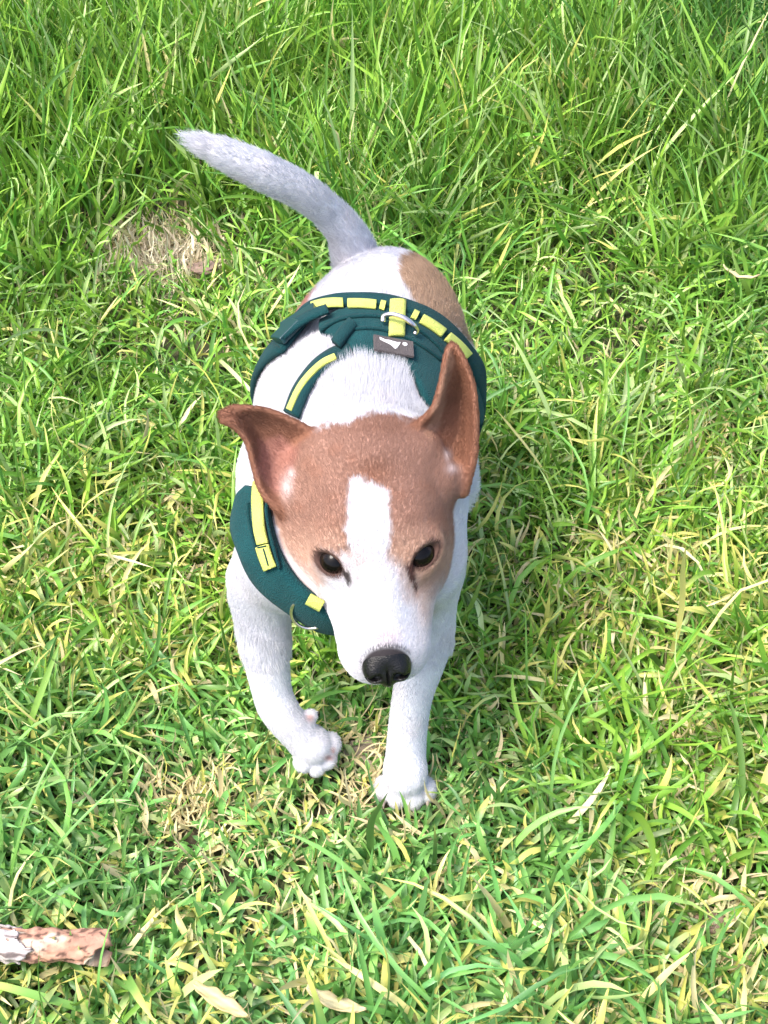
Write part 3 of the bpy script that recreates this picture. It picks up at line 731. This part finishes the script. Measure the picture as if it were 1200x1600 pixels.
# ------------------------------------------------------------------ grass
leafm = attr_mat('grass_blade', 'tint', .42, trans=.20, spec=.6)
def blades(name, X, Y, length, width, lean, curl, mat, col_fn, rows=8, kink=.25, flat=.0, avoid=True, seed=1, z0=0.0, wiggle=.5, tipw=.75, az=None):
    g = np.random.default_rng(seed); n = len(X)
    az = g.random(n) * 2 * PI if az is None else az
    th0 = lean; dth = curl / (rows - 1); ph = az.copy(); wig = g.normal(0, wiggle, n) / rows
    kk = np.where(g.random(n) < kink, g.integers(2, rows, n), 99); ka = g.normal(0, .9, n) + .5
    P = np.stack([X, Y, hgt(X, Y) + z0 - .002], 1); C = np.zeros((n, rows, 3)); dirs = np.zeros((n, rows, 3)); theta = th0.copy()
    sl_ = length / (rows - 1)
    for k in range(rows):
        C[:, k] = P; d = np.stack([np.sin(theta) * np.cos(ph), np.sin(theta) * np.sin(ph), np.cos(theta)], 1); dirs[:, k] = d
        P = P + d * sl_[:, None]
        gz = hgt(P[:, 0], P[:, 1]) + .003 if k == rows - 1 else P[:, 2]
        P[:, 2] = np.maximum(P[:, 2], .001)
        theta = np.clip(theta + dth + np.where(kk == k, ka, 0), -.3, 2.6); ph = ph + wig
    side = np.stack([-np.sin(az), np.cos(az), np.zeros(n)], 1); tw = g.normal(0, .5, n); twr = g.normal(0, .9, n)
    t = np.linspace(0, 1, rows); prof = np.interp(t, [0, .12, .5, tipw, 1], [.62, .90, 1, .86, .05])
    V = np.zeros((n, rows, 3, 3))
    for k in range(rows):
        d = dirs[:, k]; s_ = side - d * (side * d).sum(1, keepdims=True); s_ /= np.linalg.norm(s_, axis=1, keepdims=True) + 1e-9
        nn = np.cross(d, s_); a = tw + twr * t[k]; sv = s_ * np.cos(a)[:, None] + nn * np.sin(a)[:, None]; nv = np.cross(d, sv)
        hw = (width * prof[k] * .5)[:, None]
        V[:, k, 0] = C[:, k] - sv * hw; V[:, k, 1] = C[:, k] - nv * hw * .38; V[:, k, 2] = C[:, k] + sv * hw
    if avoid:
        cc = C.reshape(-1, 3); box = (np.abs(cc[:, 0]) < .16) & (cc[:, 1] > -.06) & (cc[:, 1] < .42)
        bad = np.zeros(len(cc), bool); bad[box] = D.at(cc[box]) < .001; keep = ~bad.reshape(n, rows).any(1)
        V = V[keep]; X, Y = X[keep], Y[keep]; length = length[keep]; n = len(V)
    col = col_fn(X, Y, t, g, n)                                     # (n, rows, 3)
    colv = np.repeat(col[:, :, None], 3, 2).reshape(-1, 3)
    base = (np.arange(n) * rows * 3)[:, None, None]; k = np.arange(rows - 1)[None, :, None] * 3
    q = np.concatenate([base + k + np.array([0, 1, 4, 3])[None, None], base + k + np.array([1, 2, 5, 4])[None, None]], 1).reshape(-1, 4)
    me_o = mesh_obj(name, V.reshape(-1, 3), q, mat); set_col(me_o.data, 'tint', np.clip(colv, 0, .8))
    return me_o
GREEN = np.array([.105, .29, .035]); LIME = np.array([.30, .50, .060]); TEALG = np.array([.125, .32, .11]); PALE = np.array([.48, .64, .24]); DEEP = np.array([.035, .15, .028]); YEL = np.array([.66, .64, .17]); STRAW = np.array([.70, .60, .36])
def straw_amt(X, Y):
    P2 = np.stack([X, Y], 1); a = .08 + .22 * smoothstep(.45, .7, vnoise(P2, 5, 51)) + .12 * smoothstep(.5, .8, vnoise(P2, 14, 52))
    a = a * (1 - .75 * smoothstep(.25, .75, Y)) + .10 * smoothstep(.0, .3, X) * (1 - smoothstep(.2, .6, Y))
    return np.clip(a, .02, .6)
def turf_col(X, Y, t, g, n):
    P2 = np.stack([X, Y], 1); v1 = vnoise(P2, 4, 61)[:, None]; v2 = vnoise(P2, 11, 62)[:, None]; r_ = g.random((n, 1))
    c = GREEN * (1 - r_) + LIME * r_
    m = smoothstep(.35, .65, v1 + .35 * (g.random((n, 1)) - .5) + .30 * smoothstep(.2, -.25, Y)[:, None] - .12); m = np.clip(m * .5 * smoothstep(1.0, .5, Y)[:, None] + .35 * smoothstep(.1, -.2, Y)[:, None] * g.random((n, 1)), 0, 1); c = c * (1 - m) + TEALG * m * 1.15
    hl = (g.random((n, 1)) < .14); c = np.where(hl, PALE, c); c = c * (.55 + .85 * g.random((n, 1))) * (.85 + .3 * v2)
    c = c * (1 + .22 * smoothstep(1.0, 1.5, Y))[:, None]
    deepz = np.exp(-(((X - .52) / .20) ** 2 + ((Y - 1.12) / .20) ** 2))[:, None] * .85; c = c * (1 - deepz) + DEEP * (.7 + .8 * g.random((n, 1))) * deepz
    c = np.repeat(c[:, None], len(t), 1)
    u_ = g.random(n); sa = straw_amt(X, Y); ks = g.random((n, 1))
    dry = STRAW * ks + YEL * (1 - ks)
    whole = u_ < sa * .4; c[whole] = dry[whole][:, None] * (.75 + .5 * g.random((whole.sum(), 1, 1)))
    part = (u_ >= sa * .4) & (u_ < sa * 1.6); st_ = .25 + g.random(n) * .65
    w_ = smoothstep(0, .3, t[None] - st_[:, None])[:, :, None] * part[:, None, None]
    c = c * (1 - w_) + YEL[None, None] * w_
    pale = np.array([.9, 1.0, 1.15])                                 # stalk end paler
    c[:, 0] = c[:, 0] * .8 + .05
    return c
def scatter(n, x0, x1, y0, y1, seed, dens=None, per=14, spread=.007):
    g = np.random.default_rng(seed); nc = n // per; cx_ = g.uniform(x0, x1, nc); cy_ = g.uniform(y0, y1, nc)
    i = g.integers(0, nc, n); a = g.random(n) * 2 * PI; rr = np.abs(g.normal(0, spread, n)) * (.5 + g.random(nc)[i])
    X = cx_[i] + rr * np.cos(a); Y = cy_[i] + rr * np.sin(a); az = a + g.normal(0, .5, n); cor = g.normal(0, 1, nc)[i]
    one = g.random(n) < .35; X[one] = g.uniform(x0, x1, one.sum()); Y[one] = g.uniform(y0, y1, one.sum()); az[one] = g.random(one.sum()) * 2 * PI
    if dens is not None: m = g.random(n) < dens(X, Y); X, Y, az, cor = X[m], Y[m], az[m], cor[m]
    return X, Y, az, cor
SPOTS = [(K(540, 1175, 0), .04, .55), (K(590, 1265, 0), .03, .4), (K(350, 1290, 0), .06, .6), (K(1120, 1430, 0), .055, .7), (K(240, 385, 0), .085, .95), (K(315, 420, 0), .03, .8), (K(1090, 700, 0), .03, .6), (K(260, 790, 0), .03, .6), (K(300, 1240, 0), .03, .6), (K(1090, 1170, 0), .03, .4)]
def dens(X, Y):
    d = .62 + .5 * vnoise(np.stack([X, Y], 1), 7, 71)
    for c, r_, a in SPOTS: d = d * (1 - a * np.exp(-(((X - c[0]) / r_) ** 2 + ((Y - c[1]) / r_) ** 2)))
    return d
tallw = lambda X, Y: smoothstep(.50, .95, Y + .16 * (vnoise(np.stack([X, Y], 1), 5, 81) - .5) * 2 + .10 * smoothstep(.1, .5, X))
def turf(name, n, box, seed, wid, lab, scale=1.0, avoid=True):
    g = np.random.default_rng(seed + 5); X, Y, az, cor = scatter(n, *box, seed, dens); m = len(X); tw_ = tallw(X, Y)
    hz = vnoise(np.stack([X, Y], 1), 12, 72)
    L = (.026 + .050 * g.random(m) ** 1.4) * (.60 + .8 * hz) * np.where(g.random(m) < .07, 1.8, 1) * (1 - tw_) + (.080 + .095 * g.random(m)) * (.75 + .5 * hz) * tw_
    L = L * (1 + .14 * cor) * (1 + .35 * np.exp(-(((X - .52) / .25) ** 2 + ((Y - 1.1) / .25) ** 2)))
    for c, r_, a in SPOTS: L = L * (1 - .62 * a * np.exp(-(((X - c[0]) / (r_ * 1.25)) ** 2 + ((Y - c[1] + r_ * .5) / (r_ * 1.3)) ** 2)))
    nearp = np.exp(-((X - .0) ** 2 + (Y - .05) ** 2) / .008); L *= (1 - .40 * nearp)
    infr = np.exp(-((X - .018) / .035) ** 2 - ((Y + .022) / .016) ** 2); L = np.maximum(L, .034 * infr * (.6 + .8 * g.random(m)))
    fore = smoothstep(.25, -.15, Y)
    W = (.0021 + .0028 * g.random(m) ** 1.5) * wid * (1 + .30 * fore) * (1 + .25 * tw_)
    lean = np.abs(g.normal(.15 + .35 * fore, .5, m)) * (1 - tw_) + np.abs(g.normal(0, .20, m)) * tw_ + .12
    curl = g.normal(1.5, 1.0, m) * (1 - tw_) + g.gamma(1.5, .40, m) * tw_
    return tag(blades(name, X, Y, L * scale, W, lean, curl, leafm, turf_col, seed=seed, avoid=avoid, az=az, kink=.24, wiggle=1.6), lab, 'grass', kind='stuff')
turf('grass', 62000, (-.62, .62, -.34, .52), 101, 1.05, 'short tangled green turf with yellowing blades around the dog')
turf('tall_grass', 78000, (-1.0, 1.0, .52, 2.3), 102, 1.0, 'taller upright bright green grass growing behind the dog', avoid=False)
# dry straws lying through the turf
def dry_col(X, Y, t, g, n):
    ks = g.random((n, 1)); c = STRAW * (.85 + .5 * ks) * np.array([1, .97, .92]); c = np.where(g.random((n, 1)) < .15, YEL * 1.1, c); gp = np.exp(-(((X - c4[0]) / .09) ** 2 + ((Y - c4[1]) / .09) ** 2))[:, None]; c = c * (1 - gp) + np.array([.74, .64, .48]) * (.45 + .9 * ks) * gp; return np.repeat(c[:, None], len(t), 1)
c4 = K(245, 380, .03)
g = np.random.default_rng(9); X, Y, _a, _c = scatter(21000, -.62, .62, -.34, .75, 103, lambda X, Y: .12 + straw_amt(X, Y)); m = len(X)
parts_ = [(X, Y)]
for c, r_, a in SPOTS: parts_.append((c[0] + g.normal(0, r_ * .7, int(3400 * r_)), c[1] + g.normal(0, r_ * .55, int(3400 * r_))))
c4 = K(245, 380, .03); parts_.append((c4[0] + g.normal(0, .038, 900), c4[1] + g.normal(0, .035, 900)))
X = np.concatenate([p[0] for p in parts_]); Y = np.concatenate([p[1] for p in parts_]); m = len(X)
tag(blades('dry_straw', X, Y, .018 + .035 * g.random(m), .0012 + .0028 * g.random(m) ** 2, np.abs(g.normal(.9, .4, m)), g.normal(.5, 1.5, m), attr_mat('dry_blade', 'tint', .6, trans=.25), dry_col, rows=9, kink=.6, seed=11, z0=.004, wiggle=2.2), 'dry straw coloured blades tangled through the turf', 'dry grass', kind='stuff')
# rougher grass further out, seen only from aside
g = np.random.default_rng(12); a_ = g.random(45000) * 2 * PI; r_ = 1.0 + 5.0 * g.random(45000); X = r_ * np.cos(a_); Y = .6 + r_ * np.sin(a_); mk = ~(((np.abs(X) < .62) & (Y > -.34) & (Y <= .52)) | ((np.abs(X) < 1.0) & (Y > .52) & (Y < 2.3))); X, Y = X[mk], Y[mk]
sx_ = g.random(26000); xs_ = np.where(g.random(26000) < .5, -1, 1) * g.uniform(.62, 1.25, 26000); ys_ = g.uniform(-.6, .55, 26000); X = np.r_[X, xs_]; Y = np.r_[Y, ys_]
bx2 = g.uniform(-.62, .62, 9000); by2 = g.uniform(-.62, -.34, 9000); X = np.r_[X, bx2]; Y = np.r_[Y, by2]; m = len(X)
tag(blades('outer_grass', X, Y, (.03 + .05 * g.random(m)) * np.where(np.hypot(X, Y) > 1.4, 1.8, 1), (.003 + .004 * g.random(m)) * np.where(np.hypot(X, Y) > 1.4, 1.8, 1), np.abs(g.normal(0, .4, m)), g.normal(.6, .5, m), leafm, turf_col, rows=5, seed=13, avoid=False), 'green grass of the field surrounding the dog', 'grass', kind='stuff')

# ------------------------------------------------------------------ things lying in the grass
def basis(d):
    d = np.asarray(d, float); d /= np.linalg.norm(d); a = np.cross(d, [0, 0, 1.]); a /= np.linalg.norm(a); return d, a, np.cross(a, d)
wood_m = attr_mat('bare_wood', 'tint', .8, bump=.8); bark_m = attr_mat('pale_bark', 'tint', .85, bump=.8)
stick = bpy.data.objects.new('fallen_stick', None); COL.objects.link(stick)
e0 = K(158, 1480, .030); e1 = K(-230, 1462, .036); stick.location = e0; L0 = np.linalg.norm(e1 - e0); dx, da, db = basis(e1 - e0)
def tube_grid(nu, nv, rad_fn, end_fn, start=0.0):
    V = []; U_ = np.linspace(0, 1, nu); A_ = np.linspace(0, 2 * PI, nv, endpoint=False)
    T_, B_ = np.meshgrid(U_, A_, indexing='ij'); rr, tt = rad_fn(T_, B_), end_fn(T_, B_)
    return (tt[..., None] * dx * L0 + (rr * np.cos(B_))[..., None] * da + (rr * np.sin(B_))[..., None] * db * .85), T_, B_
def nz(T_, B_, f1, f2, sd): return vnoise(np.stack([(T_ * f1).ravel(), (np.cos(B_) * f2).ravel(), (np.sin(B_) * f2).ravel()], 1), 1, sd).reshape(T_.shape)
W_, T_, B_ = tube_grid(140, 64, lambda T, B: (.0115 + .004 * (nz(T, B, 9, 1.2, 5) - .5) + .0045 * (nz(T, B, 26, 3, 6) - .5)) * np.where(T == 0, .25, 1), lambda T, B: np.maximum(T, .0) + np.where(T < .06, (nz(T, B, 3, 3, 7) - .5) * .13 * (1 - T / .06), 0))
Vw = W_.reshape(-1, 3); iw = np.arange(140 * 64).reshape(140, 64)
Qw = np.stack([iw[:-1], iw[1:], np.roll(iw[1:], -1, 1), np.roll(iw[:-1], -1, 1)], -1).reshape(-1, 4)
o = mesh_obj('wood', np.vstack([Vw, Vw[:64].mean(0)[None]]), [tuple(q) for q in Qw.tolist()] + [(j, (j + 1) % 64, 140 * 64) for j in range(64)], wood_m, stick)
nw = nz(T_, B_, 40, 3, 8).ravel(); nw2 = nz(T_, B_, 12, 2, 9).ravel()
cw = np.array([.50, .27, .19]) * (.55 + .8 * nw[:, None]); cw = lerp(cw, (.62, .48, .38), smoothstep(.5, .7, nw2)); cw = lerp(cw, (.08, .04, .03), smoothstep(.62, .75, nz(T_, B_, 60, 6, 10).ravel()) * .8)
set_col(o.data, 'tint', np.vstack([cw, cw[:1]]))
S_, T_, B_ = tube_grid(160, 80, lambda T, B: .0136 + .004 * (nz(T, B, 9, 1.2, 5) - .5) + .0035 * (nz(T, B, 40, 4, 15) - .5), lambda T, B: T + .012)
mk = (nz(T_, B_, 9, 1.5, 12) + .25 * nz(T_, B_, 40, 6, 13) - .75 * smoothstep(.36, .22, T_)) > .40
i2 = np.arange(160 * 80).reshape(160, 80); Q2 = np.stack([i2[:-1], i2[1:], np.roll(i2[1:], -1, 1), np.roll(i2[:-1], -1, 1)], -1)[mk[:-1]].reshape(-1, 4)
o = mesh_obj('bark', S_.reshape(-1, 3), Q2, bark_m, stick); o.modifiers.new('t', 'SOLIDIFY').thickness = .0016
nb = nz(T_, B_, 30, 3, 14).ravel(); cb = np.array([.50, .44, .43]) * (.60 + .6 * nb[:, None]); cb = lerp(cb, (.07, .045, .04), smoothstep(.66, .78, nz(T_, B_, 9, 9, 16).ravel()) * .8)
set_col(o.data, 'tint', cb)
tag(stick, 'broken stick with flaking pale bark in the short grass', 'stick')
def leaf(name, c, d, length, wid, col, label, cat, curl=.3, edge=(.4, .25, .1)):
    d, a, b = basis(d); nu, nv = 22, 7; V = []; C_ = []
    g = np.random.default_rng(int(length * 1e5))
    for i in range(nu):
        t = i / (nu - 1); w2 = wid * .5 * (math.sin(PI * min(1, t * .93 + .05)) ** .7) * (1 + .08 * math.sin(t * 23))
        for j in range(nv):
            v = j / (nv - 1) * 2 - 1; V.append(d * length * (t - .5) + a * w2 * v + b * (abs(v) * w2 * .45 + curl * length * (t - .5) ** 2 + .0012 * math.sin(t * 17 + v * 4)))
            k_ = abs(v) ** 3 * .5 + .25 * g.random() * (t > .7); C_.append(np.asarray(col) * (.85 + .3 * ((j % 2) == 0)) * (1 - k_) + np.asarray(edge) * k_)
    Q = [(i * nv + j, i * nv + j + 1, (i + 1) * nv + j + 1, (i + 1) * nv + j) for i in range(nu - 1) for j in range(nv - 1)]
    o = mesh_obj(name, V, Q, bpy.data.materials.get('dry_leaf_skin') or attr_mat('dry_leaf_skin', 'tint', .55, trans=.2, bump=.3), None); o.location = c
    o.modifiers.new('t', 'SOLIDIFY').thickness = .0006; set_col(o.data, 'tint', np.array(C_)); return tag(o, label, cat)
def lay(a, b, z): p, q = K(*a, z), K(*b, z); return (p + q) / 2, q - p, np.linalg.norm(q - p)
c, d, l_ = lay((303, 1540), (388, 1592), .040); leaf('dry_leaf', c, d, l_, .011, (.72, .60, .30), 'long pale yellow dry leaf at the bottom left of centre', 'leaf')
c, d, l_ = lay((480, 1552), (572, 1586), .040); leaf('dry_leaf', c, d, l_, .010, (.66, .60, .36), 'cream coloured dry leaf at the bottom, right of the yellow one', 'leaf', .8)
c, d, l_ = lay((1128, 425), (1185, 440), .06); leaf('dry_leaf', c, d, l_, .005, (.70, .62, .38), 'bleached dry leaf beside the tall grass at the right edge', 'leaf', .9)
def chip(px, py, z, sx, sy, sz, col, label, cat, seed):
    V, Fq = uv_sphere(np.zeros(3), 1, 26, 16); n_ = vnoise(V + 5, 2.2, seed) - .5; n2 = vnoise(V + 5, 6, seed + 1) - .5; V = V * (1 + .7 * n_ + .25 * n2)[:, None]; V[:, 2] = np.clip(V[:, 2], -.6, .5)
    V = V * np.array([sx, sy, sz]); o = mesh_obj(cat.replace(' ', '_'), V, Fq, bark_m, None); o.location = K(px, py, z)
    k_ = vnoise(V, 300, seed + 2); set_col(o.data, 'tint', np.asarray(col) * (.5 + k_[:, None])); return tag(o, label, cat)
chip(1112, 1442, .006, .012, .008, .003, (.28, .19, .145), 'pinkish brown wood chip on bare soil at the lower right', 'wood chip', 3)
chip(1045, 1418, .006, .007, .005, .003, (.38, .30, .22), 'small pale chip on bare soil left of the pinkish wood chip', 'wood chip', 6)
chip(318, 418, .020, .016, .010, .005, (.26, .18, .14), 'flat brown bark scrap beside the dry straw patch left of the tail', 'bark scrap', 9)
chip(572, 1174, .0, .018, .014, .005, (.26, .21, .16), 'half buried dusty stone between the front paws', 'stone', 12)
